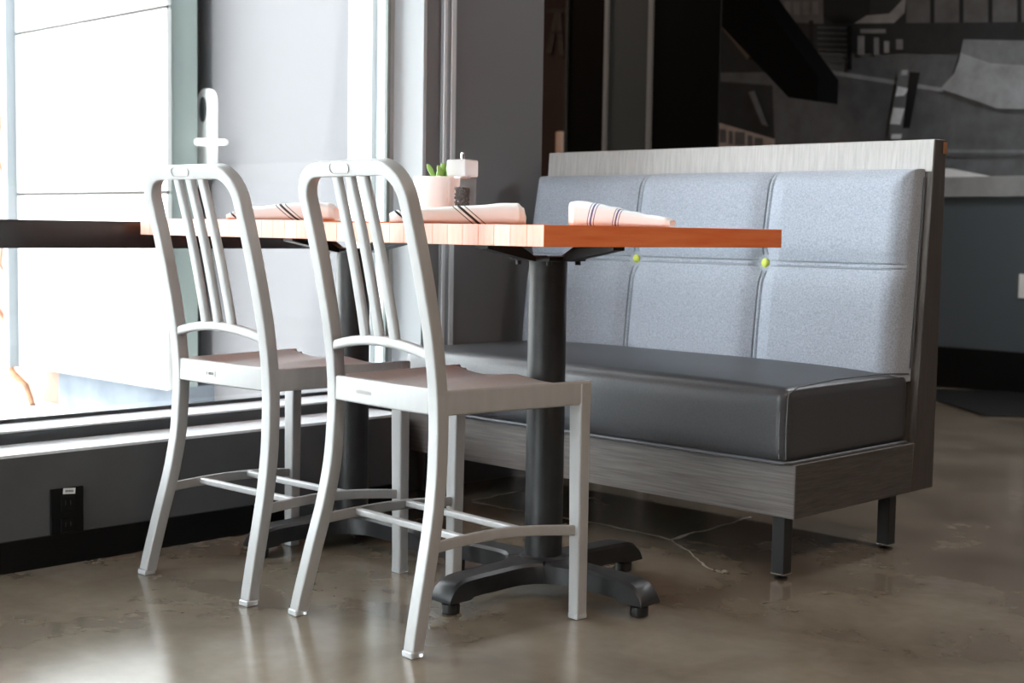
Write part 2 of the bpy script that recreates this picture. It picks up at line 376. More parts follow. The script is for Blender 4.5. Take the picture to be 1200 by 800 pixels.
mp('print_hedge', [(925, 28), (1418, 24), (1418, 48), (1128, 48), (1122, 62), (958, 60), (930, 75)], .017)
for i in range(7): mp('print_fence_rail', [(958, 31+i*6.5), (996, 32+i*6.5), (996, 34+i*6.5), (958, 33+i*6.5)], .038)
mp('print_fence_post', [(948, 24), (953, 24), (953, 80), (948, 80)], .008)
mp('print_fence_post', [(993, 30), (998, 30), (998, 82), (993, 82)], .008)
for x, y, w_, h_, v in ((1005, 42, 8, 22, .13), (1024, 44, 6, 20, .11), (1036, 48, 6, 14, .14), (1050, 46, 8, 12, .09), (1008, 34, 30, 5, .1)):
    mp('print_highlight', [(x, y), (x+w_, y), (x+w_, y+h_), (x, y+h_)], v, .05)
mp('print_barrier', [(1129, 46), (1418, 52), (1418, 133), (1168, 127), (1150, 120), (1102, 104), (1118, 86), (1124, 70)], .15)
mp('print_barrier_top', [(1129, 46), (1418, 52), (1418, 90), (1160, 74), (1126, 62)], .09)
mp('print_bollard', [(1054, 82), (1078, 84), (1062, 162), (1041, 162)], .07)
mp('print_bollard_cap', [(1057, 82), (1064, 82), (1063, 88), (1056, 88)], .2)
mp('print_band', [(1052, 101), (1066, 104), (1059, 112), (1049, 113)], .34)
mp('print_band', [(1047, 126), (1060, 127), (1055, 146), (1043, 145)], .34)
mp('print_band', [(1045, 157), (1057, 157), (1056, 163), (1044, 163)], .3)
mp('print_bollard_side', [(1066, 84), (1078, 85), (1066, 150), (1058, 150)], .015)
mp('print_streak', [(877, 108), (884, 106), (900, 148), (893, 146)], .07)
mp('print_panel_edge', [(1110, 175), (1418, 176), (1418, 180), (1110, 179)], .09)
mp('print_trestle_left', [(640, 62), (646, 62), (655, 14), (650, 14)], .06, .3)
mp('print_trestle_right', [(655, 64), (661, 66), (657, 14), (651, 14)], .06, .3)
mp('print_trestle_bar', [(640, 10), (664, 10), (664, 15), (640, 15)], .05, .3)
mp('print_trestle_step', [(646, 36), (659, 36), (659, 40), (646, 40)], .04, .3)
mp('print_sign', [(840, 143), (908, 163), (908, 178), (838, 178)], .17, .25)
for i, (x, y, w_) in enumerate(((843, 151, 8), (854, 153, 5), (861, 154, 12), (876, 158, 6), (884, 161, 10))):
    mp('print_sign_mark', [(x, y), (x+w_, y+1), (x+w_, y+16), (x, y+16)], .05, .1)
# dark beam slanting down from above, in front of the mural
YE = 6.0
bp_ = [on(1, YE, *p) for p in ((845, -40), (866, -40), (893, 0), (959, 90), (958, 119), (924, 114), (845, 30))]
c0 = bp_[3]
bm_ = obj('slanted_beam', prism(bmesh.new(), [p-c0 for p in bp_], (0, .18, 0)), mat('matt_black', (.003, .003, .003), .8, 0, .1), None, loc=c0)
tag(bm_, 'heavy black beam slanting down in front of the mural', 'beam')
tp = [on(1, YE+.05, *p) for p in ((845, 32), (850, 32), (879, 66), (876, 70))]
# handrail below the beam
obj('handrail', prism(bmesh.new(), [p-c0 for p in tp], (0, .04, 0)), mat('tan_wood', (.12, .085, .06), .6), bm_)
# pale cylinder on a tall stand behind the bench
cc = on(1, 5.2, 657.5, 165); rad = .028
t = thing('pillar_candle', 'cream pillar candle on a dark stand beyond the bench back', 'candle', (cc.x, 5.2, 0))
obj('wax', lathe(bmesh.new(), [(.01, 1.06), (rad, 1.062), (rad, 1.232), (rad-.004, 1.237), (.012, 1.233)], 24), mat('cream_wax', (.8, .55, .42), .6), t, True)
obj('stand', lathe(bmesh.new(), [(.12, 0), (.12, .012), (.02, .03), (.016, 1.03), (.07, 1.045), (.07, 1.06), (.01, 1.06)], 24), blackmetal, t, True)
# plate, paper and mat at the far wall
p1 = on(1, 6.57, 1193, 335)
t = thing('light_switch', 'small white switch plate on the slate half wall', 'switch', (p1.x, 6.58, p1.z))
obj('plate', bx(0, .072, -.006, 0, -.058, .058, bevel=.002), white_metal, t)
obj('rocker', bx(.02, .052, -.011, -.006, -.033, .033, bevel=.002), white_metal, t)
p1 = on(1, 6.6, 1109, 206); p2 = on(1, 6.6, 1156, 204)
t = obj('paper_stack', prism(bmesh.new(), [(-.25, 0, 0), (p2.x-p1.x, 0, 0), (p2.x-p1.x, 0, .003), (0, 0, .045), (-.25, 0, .05)], (0, .08, 0)), print_white, None, loc=(p1.x, 6.58, 1.045))
tag(t, 'white paper stack lying on the pale stone ledge', 'paper')
A = on(2, 0, 1097, 470); B = on(2, 0, 1152, 488); C_ = on(2, 0, 1230, 489.5)
dv = (A-B).normalized(); nv = Vector((-dv.y, dv.x, 0));
if nv.y < 0: nv = -nv
q = [B, B+Vector((.80, .62, 0)), B+Vector((.80, .62, 0))+dv*1.0, B+dv*1.0]
t = obj('floor_mat', prism(bmesh.new(), [(p.x-B.x, p.y-B.y, 0) for p in q], (0, 0, .008)), rubber, None, loc=(B.x, B.y, 0))
tag(t, 'black rubber mat on the floor by the slate half wall', 'mat')

# ------------------------------------------------------------------ outside
struct('ground', bx(-30, -3.2, -30, 2.9, -.1, -.002), snow, 'pale paving outside the window')
struct('ground_rear', bx(-3.2, 30, -30, -2.3, -.1, -.002), snow)
struct('ground_far', bx(-30, -6.7, 2.9, 30, -.1, -.002), snow)
ext = struct('wall_exterior', bx(-5.5, -4.40, 2.72, 2.83, .17, H+.6), ext_green, 'white panelled wall outside the window')
for z in (.863, 1.505, 2.155): obj('joint', bx(-5.5, -4.41, 2.712, 2.7195, z-.012, z+.012), joint_m, ext)
for z0, z1 in ((.165, .857), (.869, 1.499), (1.511, 2.149), (2.161, H+.6)):
    obj('panel', bx(-5.52, -4.39, 2.70, 2.72, z0, z1, bevel=.002), ext_white, ext)
struct('trim_3', bx(-5.568, -5.525, 2.66, 2.80, .16, H+.6), ext_grey, 'grey corner strip on the white outside wall')
struct('wall_plinth', bx(-5.36, -4.40, 2.79, 2.9, 0, .17), plinth_m, 'blue grey concrete plinth under the white panels')
struct('wall_exterior_end', bx(-6.6, -5.36, 2.84, 2.9, 0, H+.6), brick_m)
struct('trim_4', bx(-4.58, -4.49, 2.895, 2.93, 0, 2.3), mat('grey_gap', (.04, .042, .044), .5))
struct('trim_5', bx(px_x(425, 2.9, 200), px_x(452, 2.9, 200), 2.84, 2.93, 0, 2.4), ext_white, 'white door frame post outside')
struct('wall_over_door', bx(-4.5, -3.2, 2.86, 2.95, 2.3, H+.3), ext_white)
struct('wall_link', bx(px_x(452, 2.9, 200), -3.2, 2.86, 2.95, 0, 2.4), frame_light)
dr = struct('door_1', bx(-4.49, px_x(425, 2.9, 200), 2.90, 2.945, .01, 2.3), door_m, 'pale grey outside door with white lever handle')
hx = on(1, 2.9, 246, 150).x
b = bmesh.new(); pts = []
for i in range(12): a = math.pi*i/11; pts.append((hx+.05*math.cos(a), 2.9, 1.19+.05*math.sin(a)))
for i in range(12): a = math.pi+math.pi*i/11; pts.append((hx+.05*math.cos(a), 2.9, .965+.05*math.sin(a)))
hp = obj('handle_plate', prism(b, pts, (0, -.022, 0)), white_metal, dr)
b = bmesh.new(); pts = [(hx-.008+.019*math.cos(a), 2.879, 1.165+.045*math.sin(a)) for a in [2*math.pi*i/20 for i in range(20)]]
obj('lock_cylinder', prism(b, pts, (0, -.006, 0)), mat('dull_lock', (.05, .052, .055), .5), hp)
b = tube(bmesh.new(), [(hx, 2.88, 1.045), (hx, 2.835, 1.045)], .012)
tube(b, [(hx-.09, 2.83, 1.045), (hx, 2.83, 1.045), (hx+.09, 2.832, 1.042), (hx+.19, 2.842, 1.04)], [.013, .015, .013, .010])
obj('lever', b, white_metal, hp, True)
# sapling by the corner of the white wall, brick building far off
sp = on(2, 0, 39, 475)
t = thing('bare_sapling', 'leafless orange-brown sapling outside by the corner of the white wall', 'tree', (sp.x, sp.y, 0))
def branch(name, pts, r0, r1):
    P = [on(1, sp.y, *p) for p in pts]; P = [(q.x-sp.x, q.y-sp.y+.02*math.sin(i*2.1), q.z) for i, q in enumerate(P)]
    P[0] = (P[0][0], P[0][1], max(P[0][2], 0.0))
    n = len(P); obj(name, tube(bmesh.new(), P, [(r0+(r1-r0)*i/(n-1))*1.2 for i in range(n)], 8), bark, t, True)
branch('trunk', [(38, 475), (26, 452), (18, 434), (12, 402), (5, 382), (1, 360), (-4, 330), (-12, 280), (-20, 200)], .011, .006)
branch('limb', [(13, 408), (13, 390), (14, 372), (11, 350), (8, 335), (5, 310), (3, 280), (6, 240), (2, 180), (5, 90), (3, 0)], .006, .003)
branch('limb', [(21, 446), (8, 440), (-6, 438), (-20, 425)], .004, .002)
branch('limb', [(17, 434), (2, 425), (-12, 410)], .004, .002)
branch('limb', [(5, 382), (9, 350), (10, 320), (7, 270), (9, 200), (6, 140)], .004, .002)
branch('limb', [(5, 310), (0, 280), (-6, 230)], .003, .002)
t = thing('brick_building', 'faded brick building far outside beyond the sapling', 'building', (-14, 5.5, 0))
obj('wall', bx(-2, 2, -2.4, 3, 0, 2.0), brick_m, t); obj('roof', bx(-2.1, 2.1, -2.5, 3.1, 2.0, 2.12), ext_grey, t)

# ledge along the window
t = obj('window_ledge', bx(-.07, 0, -4.5, 0, 0, .064, bevel=.003), mat('black_lacquer', (.022, .02, .022), .22), None, loc=(FX-.002, 2.33, .694))
tag(t, 'black horizontal ledge running along the window at table height', 'ledge')
# outlet
t = thing('wall_outlet', 'black duplex outlet on the low wall with small white sticker', 'outlet', (WX, 1.516, .113))
obj('cover_plate', bx(0, .006, -.039, .039, -.057, .057, bevel=.002), base_m, t)
for z in (.022, -.026):
    s_ = obj('socket', bx(.006, .009, -.017, .017, z-.016, z+.016, bevel=.0015), base_m, t)
    for y in (-.006, .006): obj('slot', bx(.009, .0096, y-.001, y+.001, z-.003, z+.007), iron, s_)
st = obj('sticker', bx(.006, .0066, -.0145, .0145, .043, .056), print_white, t); st.rotation_euler = (math.radians(-5), 0, 0)
for k in range(5): obj('print_mark', bx(.0066, .0070, -.009+k*.004, -.0065+k*.004, .047, .052), print_dark, st)
# cracks in the floor
def crack(pts, wd):
    P = [on(2, 0, *p) for p in pts]; Q = []
    for i in range(len(P)-1):
        for k in range(6):
            q = P[i].lerp(P[i+1], k/6); Q.append(q + Vector((random.uniform(-1, 1), random.uniform(-1, 1), 0))*.006)
    Q.append(P[-1]); b = bmesh.new(); L_ = []; n = len(Q)
    for i, q in enumerate(Q):
        tt = (Q[min(i+1, n-1)]-Q[max(i-1, 0)]).normalized(); s = Vector((-tt.y, tt.x, 0)); ww = wd*1.5*random.uniform(.5, 1.2)
        L_.append((b.verts.new(q+s*ww+Vector((0, 0, .0008))), b.verts.new(q-s*ww+Vector((0, 0, .0008)))))
    for i in range(n-1): b.faces.new((L_[i][0], L_[i][1], L_[i+1][1], L_[i+1][0]))
    bmesh.ops.recalc_face_normals(b, faces=b.faces[:]); obj('crack', b, crack_m, floor)
crack([(556, 588), (600, 597), (640, 604), (700, 613), (785, 632), (830, 620), (880, 606)], .004)
crack([(785, 633), (815, 652), (836, 668)], .002)
crack([(556, 586), (610, 575), (640, 570)], .003)
crack([(690, 583), (712, 592)], .007)
crack([(836, 668), (845, 671), (850, 668)], .004)

# ------------------------------------------------------------------ bench
BX0, BX1 = -2.95, -1.692
bench = thing('upholstered_bench', 'bench with blue-grey felt back, charcoal leather seat and grey wood frame', 'bench', (BX1, 2.575, 0))
ox, oy = BX1, 2.575
def L(p): return (p[0]-ox, p[1]-oy, p[2])
def lb(x0, x1, y0, y1, z0, z1, **k): return bx(x0-ox, x1-ox, y0-oy, y1-oy, z0, z1, **k)
obj('base', lb(BX0, BX1, 2.575, 3.09, .14, .258, bevel=.0015), ven_h, bench)
yp = lambda z: 3.062 + (z-.14)/(.983-.14)*.063
b = bmesh.new(); prism(b, [L((BX0, yp(.14)+.012, .14)), L((BX0, 3.175, .14)), L((BX0, 3.178, .983)), L((BX0, yp(.983), .983))], (BX1-BX0, 0, 0))
bmesh.ops.bevel(b, geom=b.edges[:], offset=.0015, segments=1, affect='EDGES')
bpn = obj('back_panel', b, ven_v, bench)
obj('lit_rail_sheet', prism(bmesh.new(), [L((BX0+.001, yp(.906)-.003, .906)), L((BX0+.001, yp(.906)+.001, .906)), L((BX0+.001, yp(.982)+.001, .982)), L((BX0+.001, yp(.982)-.003, .982))], (BX1-BX0-.002, 0, 0)), ven_lit, bpn)  # added sheet, window brightness of the rail put into its colour
ven_d = mat('shaded_veneer', (.07, .06, .055), .5); noisy(ven_d, (.026, .021, .019), (.10, .086, .079), 9, 8, (9, .9, 16), .28, .75, .7)  # veneer darkened partly to paint the shade on the bench end
ven_shade_v = mat('shaded_veneer_vertical', (.07, .06, .055), .5); noisy(ven_shade_v, (.034, .027, .024), (.068, .056, .051), 9, 8, (12, 16, .7), .28, .75, .7)
obj('shaded_end_sheet', lb(BX1-.001, BX1+.001, 2.576, yp(.14)+.011, .141, .257), ven_d, bench)  # added thin sheet, shade of the end put into its colour
b = bmesh.new(); prism(b, [L((BX1-.001, yp(.14)+.0125, .141)), L((BX1-.001, 3.174, .141)), L((BX1-.001, 3.177, .982)), L((BX1-.001, yp(.982)+.001, .982))], (.002, 0, 0)); obj('shaded_end_sheet', b, ven_shade_v, bpn)  # same painted shade on the end of the back panel
obj('corner_clip', lb(BX1+.0005, BX1+.003, 3.162, 3.178, .95, .978), copper, bpn)
def rounded_box(x0, x1, y0, y1, z0, z1, R, n=(24, 16, 8), crown=0., front=0.):
    def ax(a, c, k):
        s = [a + R*(1-math.cos(math.pi/2*i/4)) for i in range(5)]; e = [c-(v-a) for v in s][::-1]
        return s + [a+R+(c-a-2*R)*i/k for i in range(1, k)] + e
    X, Y, Z = ax(x0, x1, n[0]), ax(y0, y1, n[1]), ax(z0, z1, n[2])
    b = bmesh.new(); vd = {}
    def V(x, y, z):
        k = (round(x, 6), round(y, 6), round(z, 6))
        if k not in vd:
            c = Vector((min(max(x, x0+R), x1-R), min(max(y, y0+R), y1-R), min(max(z, z0+R), z1-R))); d = Vector((x, y, z))-c
            p = c + d.normalized()*R if d.length > 0 else c
            u = (p.x-x0)/(x1-x0)*2-1; v = (p.y-y0)/(y1-y0)*2-1; s = (p.z-z0)/(z1-z0)
            p.z += crown*(1-u**4)*(1-v**4)*max(0, s); p.y -= front*(1-u**6)*(1-(2*s-1)**4)*max(0, -v)
            vd[k] = b.verts.new(p)
        return vd[k]
    def quad(P, Q, f):
        for i in range(len(P)-1):
            for j in range(len(Q)-1): b.faces.new((V(*f(P[i], Q[j])), V(*f(P[i+1], Q[j])), V(*f(P[i+1], Q[j+1])), V(*f(P[i], Q[j+1]))))
    quad(X, Y, lambda p, q: (p, q, z1)); quad(X, Y, lambda p, q: (p, q, z0)); quad(X, Z, lambda p, q: (p, y0, q)); quad(X, Z, lambda p, q: (p, y1, q))
    quad(Y, Z, lambda p, q: (x0, p, q)); quad(Y, Z, lambda p, q: (x1, p, q))
    bmesh.ops.recalc_face_normals(b, faces=b.faces[:]); return b
seat = obj('seat_cushion', rounded_box(BX0+.003-ox, BX1-.013-ox, 2.552-oy, 3.075-oy, .258, .425, .026, (24, 16, 6), .016, .008), leather, bench, True)
# welts and piping of the seat
sx1 = BX1-.013
def tubes(name, pts, r, m, parent): return obj(name, tube(bmesh.new(), [L(p) for p in pts], r, 8), m, parent, True)
tubes('welt', [(sx1-.004, 2.568, .41), (sx1-.003, 2.60, .424), (sx1-.003, 2.75, .431), (sx1-.003, 2.95, .431), (sx1-.003, 3.07, .424)], .0016, leather, seat)
for dx, dy in ((-.003, .006), (-.016, -.001)):
    tubes('seam', [(sx1+dx, 2.556+dy, .27), (sx1+dx, 2.553+dy, .33), (sx1+dx, 2.556+dy, .40), (sx1+dx-.003, 2.566+dy, .417)], .0008, thread, seat)
tubes('piping', [(BX0+.01, 2.562, .261), (-2.3, 2.556, .261), (sx1-.012, 2.558, .2615), (sx1+.003, 2.575, .2615), (sx1+.002, 2.8, .2615), (sx1+.001, 3.06, .2615)], .0042, piping_m, seat)
# felt back cushion
def spaced(a, c, seams, n):
    s = {a + (c-a)*i/n for i in range(n+1)}
    for q in seams:
        for d in (0, .002, .004, .0055, .007, .009, .012, .017, .024, .034, .048): s |= {q-d, q+d}
    for e in (0, .002, .005, .01, .016, .024, .034, .045): s |= {a+e, c-e}
    s = sorted(v for v in s if a <= v <= c); out = [s[0]]
    for v in s[1:]:
        if v-out[-1] > .0012: out.append(v)
    out[-1] = c; return out
CX0, CX1, CZ0, CZ1 = BX0+.004, BX1-.020, .405, .912
SX = (-2.535, -2.108); SZ = .678
def cushion_y(x, z):
    y = 2.992 + (z-.40)/(.512)*.058
    e = min(x-CX0, CX1-x, z-CZ0+.03, CZ1-z); R = .045
    if e < R: y += (R - math.sqrt(max(0, R*R-(R-e)**2)))*.95
    dmin = 1
    bow = .010*math.sin((z-SZ)*6)
    for q in SX: dmin = min(dmin, abs(x-q-bow*.0))
    dz = abs(z-SZ); g = 0
    for d in (dmin, dz): g += .013*math.exp(-(d/.032)**2) + .0035*math.exp(-((d-.0055)/.0016)**2)
    y += min(g, .02)
    for q in SX: y += .010*math.exp(-(((x-q)**2+(z-SZ)**2)/.03**2))
    y -= .010*max(0, 1-(abs(z-.60)/.3)**2)
    return y + .0015*noise.noise(Vector((x*7, z*7, 0)))
Xs, Zs = spaced(CX0, CX1, SX, 60), spaced(CZ0, CZ1, (SZ,), 30)
b = bmesh.new(); G = [[b.verts.new(L((x, cushion_y(x, z), z))) for z in Zs] for x in Xs]
for i in range(len(Xs)-1):
    for j in range(len(Zs)-1): b.faces.new((G[i][j], G[i+1][j], G[i+1][j+1], G[i][j+1]))
rim = [(i, 0) for i in range(len(Xs))] + [(len(Xs)-1, j) for j in range(1, len(Zs))] + [(i, len(Zs)-1) for i in range(len(Xs)-2, -1, -1)] + [(0, j) for j in range(len(Zs)-2, 0, -1)]
bk = {k: b.verts.new(L((Xs[k[0]], yp(Zs[k[1]])+.004, Zs[k[1]]))) for k in rim}
for a in range(len(rim)):
    k, l = rim[a], rim[(a+1) % len(rim)]; b.faces.new((G[k[0]][k[1]], bk[k], bk[l], G[l[0]][l[1]]))
bmesh.ops.recalc_face_normals(b, faces=b.faces[:])
back = obj('back_cushion', b, felt, bench, True)
def seam_line(pts): tubes('seam', pts, .0011, thread, back)
for q in SX:
    for d in (-.0075, .0075):
        for za, zb in ((CZ0+.02, SZ-.02), (SZ+.02, CZ1-.02)):
            zz = [za+(zb-za)*i/16 for i in range(17)]; seam_line([(q+d, cushion_y(q+d, z)-.0004, z) for z in zz])
for d in (-.0075, .0075):
    for xa, xb in ((CX0+.03, SX[0]-.02), (SX[0]+.02, SX[1]-.02), (SX[1]+.02, CX1-.03)):
        xx = [xa+(xb-xa)*i/16 for i in range(17)]; seam_line([(x, cushion_y(x, SZ+d)-.0004, SZ+d) for x in xx])
for q in SX:
    c = L((q, cushion_y(q, SZ), SZ)); b = bmesh.new(); bmesh.ops.create_uvsphere(b, u_segments=20, v_segments=12, radius=.0115)
    for v in b.verts: v.co = Vector((v.co.x, v.co.y*.5, v.co.z)) + Vector(c) + Vector((0, -.003, 0))
    obj('button', b, lime, back, True)
zz = [CZ0+.03+(CZ1-.05-CZ0)*i/14 for i in range(15)]
tubes('piping', [(CX1+.003, yp(z)-.004, z) for z in zz], .003, piping_m, back)
for lx, ly in ((BX1-.062, 2.586), (BX1-.062, 3.028), (BX0+.04, 2.60), (BX0+.04, 3.028)):
    lg = obj('leg', lb(lx, lx+.032, ly, ly+.032, .0125, .14, bevel=.002), blackmetal, bench)
    obj('end_cap', lb(lx-.0005, lx+.0325, ly-.0005, ly+.0325, .0105, .0130), steel, lg)
    obj('levelling_foot', lathe(bmesh.new(), [(.014, 0), (.015, .003), (.008, .006), (.008, .0106)], 16, (lx+.016-ox, ly+.016-oy)), rubber, lg, True)

# ------------------------------------------------------------------ tables
TW, TD, TZ0, TZ1 = .652, .715, .724, .762
def make_table(label, loc, rz=0):
    t = thing('pedestal_table', label, 'table', loc, rz, 'pedestal tables by the window'); n = 16; sw = TW/n; proto = None
    for i in range(n):
        if proto is None:
            s = obj('stave', bx(0, sw, -TD/2, TD/2, TZ0, TZ1, bevel=.0006, seg=1), wood_t, t); proto = s; s.data.materials.append(wood_e)
            for p in s.data.polygons:
                if abs(p.normal.y) > .9: p.material_index = 1
        else:
            s = bpy.data.objects.new('stave', proto.data); link(s, t)
        s.location = (-TW/2+i*sw, 0, 0)
    pole = obj('pole', lathe(bmesh.new(), [(.0395, .066), (.0395, .692)], 40), iron, t, True)
    for p in pole.data.polygons:
        if len(p.vertices) > 4: p.use_smooth = False
    b = bmesh.new(); box(b, -.055, .055, -.055, .055, .690, .699, bevel=.002)
    for k in range(4):
        a = math.pi/2*k; d = Vector((math.cos(a), math.sin(a), 0)); s = Vector((-d.y, d.x, 0))*.017
        pr = [(.02, .690), (.06, .690), (.19, .715), (.19, .7235), (.105, .7235), (.058, .700), (.02, .700)]
        prism(b, [d*r-s+Vector((0, 0, z)) for r, z in pr], s*2)
    br = obj('mounting_bracket', b, blackmetal, t)
    for sx_ in (-1, 1):
        for sy_ in (-1, 1): obj('bolt', lathe(bmesh.new(), [(.006, .682), (.006, .690)], 10, (sx_*.043, sy_*.043)), blackmetal, br)
    b = bmesh.new(); rs = [.002, .02, .04, .05, .054, .058, .064, .072, .082, .094, .114, .16, .20, .225, .235, .252, .266, .277, .285, .290]
    for k in range(4):
        a = math.pi/2*k; d = Vector((math.cos(a), math.sin(a), 0)); s = Vector((-d.y, d.x, 0)); rings = []
        for r in rs:
            hw_ = min(r, .029 + .085 - math.sqrt(max(0, .085**2-max(0, .114-r)**2)))
            zt = interp(r, [0, .08, .14, .20, .235, .252, .266, .277, .285, .290], [.076, .075, .074, .073, .072, .070, .065, .057, .047, .036])
            zb = interp(r, [0, .2, .225, .232, .290], [.034, .033, .032, .027, .027])
            bv = min(.006, (zt-zb)*.45); ring = []
            for q, z in ((-hw_, zb), (hw_, zb), (hw_, zt-bv), (hw_-bv, zt), (-hw_+bv, zt), (-hw_, zt-bv)): ring.append(b.verts.new(d*r+s*q+Vector((0, 0, z))))
            rings.append(ring)
        for i in range(len(rs)-1):
            for j in range(6): b.faces.new((rings[i][j], rings[i][(j+1) % 6], rings[i+1][(j+1) % 6], rings[i+1][j]))
        b.faces.new(rings[-1]); b.faces.new(rings[0][::-1])
    lathe(b, [(.05, .05), (.052, .074), (.046, .078), (.041, .079)], 32)
    bmesh.ops.recalc_face_normals(b, faces=b.faces[:]); bmesh.ops.remove_doubles(b, verts=b.verts[:], dist=.00001); base = obj('base', b, iron, t)
    for p in base.data.polygons: p.use_smooth = True
    base.data.set_sharp_from_angle(angle=math.radians(38))
    for k in range(4):
        a = math.pi/2*k; obj('levelling_foot', lathe(bmesh.new(), [(.015, 0), (.018, .003), (.018, .020), (.014, .023), (.014, .028)], 20, (.262*math.cos(a), .262*math.sin(a))), rubber, base, True)
    return t
t1 = make_table('wooden butcher-block pedestal table whose free end faces the room', (-2.012, 2.1315, 0))
t2 = copy_tree(t1); t2.location = (-2.672, 2.129, .0); t2['label'] = 'wooden butcher-block pedestal table pushed against the window ledge'
for ch in t2.children:
    if ch.name.startswith('stave') or ch.name.startswith('mounting'): ch.location.z += .0035
    if ch.name.startswith('pole'): ch.scale.z = 1.005
    if not ch.name.startswith('stave'): ch.location.x += .027

# ------------------------------------------------------------------ chairs
PZ = [0, .06, .129, .218, .30, .365, .43, .48, .534, .587, .639, .69, .722, .77, .813, .873]
PY = [0, .014, .031, .054, .068, .072, .074, .070, .064, .055, .044, .033, .025, .013, .001, -.016]
def prof_raw(z): return interp(z, PZ, PY)
def prof(z): return sum(prof_raw(min(max(z+d, 0), .873)) for d in (-.03, -.02, -.01, 0, .01, .02, .03))/7
def half(z): return interp(z, [0, .129, .218, .30, .43, .6, .873], [.193, .185, .178, .173, .169, .167, .164])
CW, CD = .028, .027
def make_chair():
    c = thing('metal_chair', 'chair', 'chair')
    # back legs
    def pt(x, z): return Vector((x, prof(z)+CD/2, z))
    def nrm(z): return Vector((0, 1, -(prof(z+.012)-prof(z-.012))/.024))
    zs = [.010+(.455-.010)*i/22 for i in range(23)]
    for s in (-1, 1):
        lg = obj('leg', sweep(bmesh.new(), [pt(s*(half(z)-CW/2), z) for z in zs], [nrm(z) for z in zs], CW, CD, .0035), alu, c, True)
        g = bx(-CW/2-.0005, CW/2+.0005, -.0005, CD+.0005, 0, .012, bevel=.003)
        for v in g.verts: v.co.x += s*(half(0)-CW/2)
        obj('glide', g, glide_m, lg, True)
    # front legs
    for s in (-1, 1):
        zz = [.010, .1, .2, .3, .40, .46]; ws = [.026, .027, .029, .031, .033, .034]
        p = [Vector((s*(.200-w_/2), .4175, z)) for z, w_ in zip(zz, ws)]
        lg = obj('leg', sweep(bmesh.new(), p, Vector((0, 1, 0)), ws, .027, .004), alu, c, True)
        g = bx(-.0135, .0135, .4035, .4315, 0, .012, bevel=.003)
        for v in g.verts: v.co.x += s*(.200-.013)
        obj('glide', g, glide_m, lg, True)
    # arch of the back
    hw_ = half(.8)-CW/2; zc = .873-CW/2; R = .058
    P = [(hw_+.004, z) for z in [.455+(zc-R-.455)*i/20 for i in range(21)]]
    P = [(half(z)-CW/2, z) for _, z in P]
    xa = P[-1][0]
    for i in range(1, 13): a = math.pi/2*i/12; P.append((xa-R+R*math.cos(a), zc-R+R*math.sin(a)))
    for i in range(1, 6): P.append(((xa-R)*(1-i/5), zc))
    P = P + [(-x, z) for x, z in P[-2::-1]]
    obj('back_frame', sweep(bmesh.new(), [pt(x, z) for x, z in P], [nrm(min(z, .84)) for x, z in P], CW*.97, CD, .0035, caps=False), alu, c, True)
    # slats and lower rail
    for x0_, x1_ in ((-.043, -.040), (.001, .001), (.047, .042)):
        zz = [.535+(.850-.535)*i/14 for i in range(15)]
        obj('slat', sweep(bmesh.new(), [Vector((x0_+(x1_-x0_)*i/14, prof(z)+.010, z)) for i, z in enumerate(zz)], [nrm(z) for z in zz], .0235, .013, .005), alu, c, True)
    xs = [-.152+.304*i/20 for i in range(21)]
    obj('back_rail', sweep(bmesh.new(), [Vector((x, prof(.53)+.012-.004*(1-(x/.15)**2), .524+.020*(1-(x/.152)**2))) for x in xs], Vector((0, 1, 0)), .019, .018, .005), alu, c, True)
    # outline of the grip patch on the top rail
    pts = []
    for i in range(10): a = -math.pi/2+math.pi*i/9; pts.append((.018+.010*math.cos(a), .0098*math.sin(a)))
    for i in range(10): a = math.pi/2+math.pi*i/9; pts.append((-.020+.010*math.cos(a), .0098*math.sin(a)))
    pts.append(pts[0]); zc2 = .859
    obj('patch_outline', tube(bmesh.new(), [(x-.014, prof(zc2+z)-.0010, zc2+z) for x, z in pts], .0008, 6, False), line_grey, c, True)
    # seat
    def hwid(v): return .166+.034*v
    ya, yb = .080, .432; nx, ny = 36, 32; b = bmesh.new(); T = []; U = []
    for j in range(ny+1):
        v = j/ny; y = ya+(yb-ya)*v; rt_, ru = [], []
        for i in range(nx+1):
            u = i/nx*2-1; au = abs(u); e = 1-au
            st = max(0, min(1, (v-.04)/.22)); st = st*st*(3-2*st); su = max(0, min(1, e/.26)); su = su*su*(3-2*su)
            thigh = (math.sin(math.pi*min(1, au)))**1.3
            dish = .019*su*st*(1-.55*v) * (1-v*.7) + .008*v*st*thigh
            edge = .006*max(0, (v-.94)/.06)**2
            z = .4655-dish-edge
            rt_.append(b.verts.new((u*(hwid(v)-.002), y, z))); ru.append(b.verts.new((u*(hwid(v)-.004), y, z-.022)))
        T.append(rt_); U.append(ru)
    for j in range(ny):
        for i in range(nx):
            b.faces.new((T[j][i], T[j][i+1], T[j+1][i+1], T[j+1][i])); b.faces.new((U[j][i], U[j+1][i], U[j+1][i+1], U[j][i+1]))
    for j in range(ny): b.faces.new((T[j][0], T[j+1][0], U[j+1][0], U[j][0])); b.faces.new((T[j][nx], U[j][nx], U[j+1][nx], T[j+1][nx]))
    for i in range(nx): b.faces.new((T[0][i], U[0][i], U[0][i+1], T[0][i+1])); b.faces.new((T[ny][i], T[ny][i+1], U[ny][i+1], U[ny][i]))
    bmesh.ops.recalc_face_normals(b, faces=b.faces[:]); obj('seat', b, alu, c, True)
    for s in (-1, 1):
        ys = [.085+(.431-.085)*i/10 for i in range(11)]
        P = [Vector((s*(.1685+(.200-.1685)*(y-.085)/.346-.006), y, .4425)) for y in ys]
        obj('side_rail', sweep(bmesh.new(), P, Vector((0, 0, 1)), .012, .046, .004), alu, c, True)
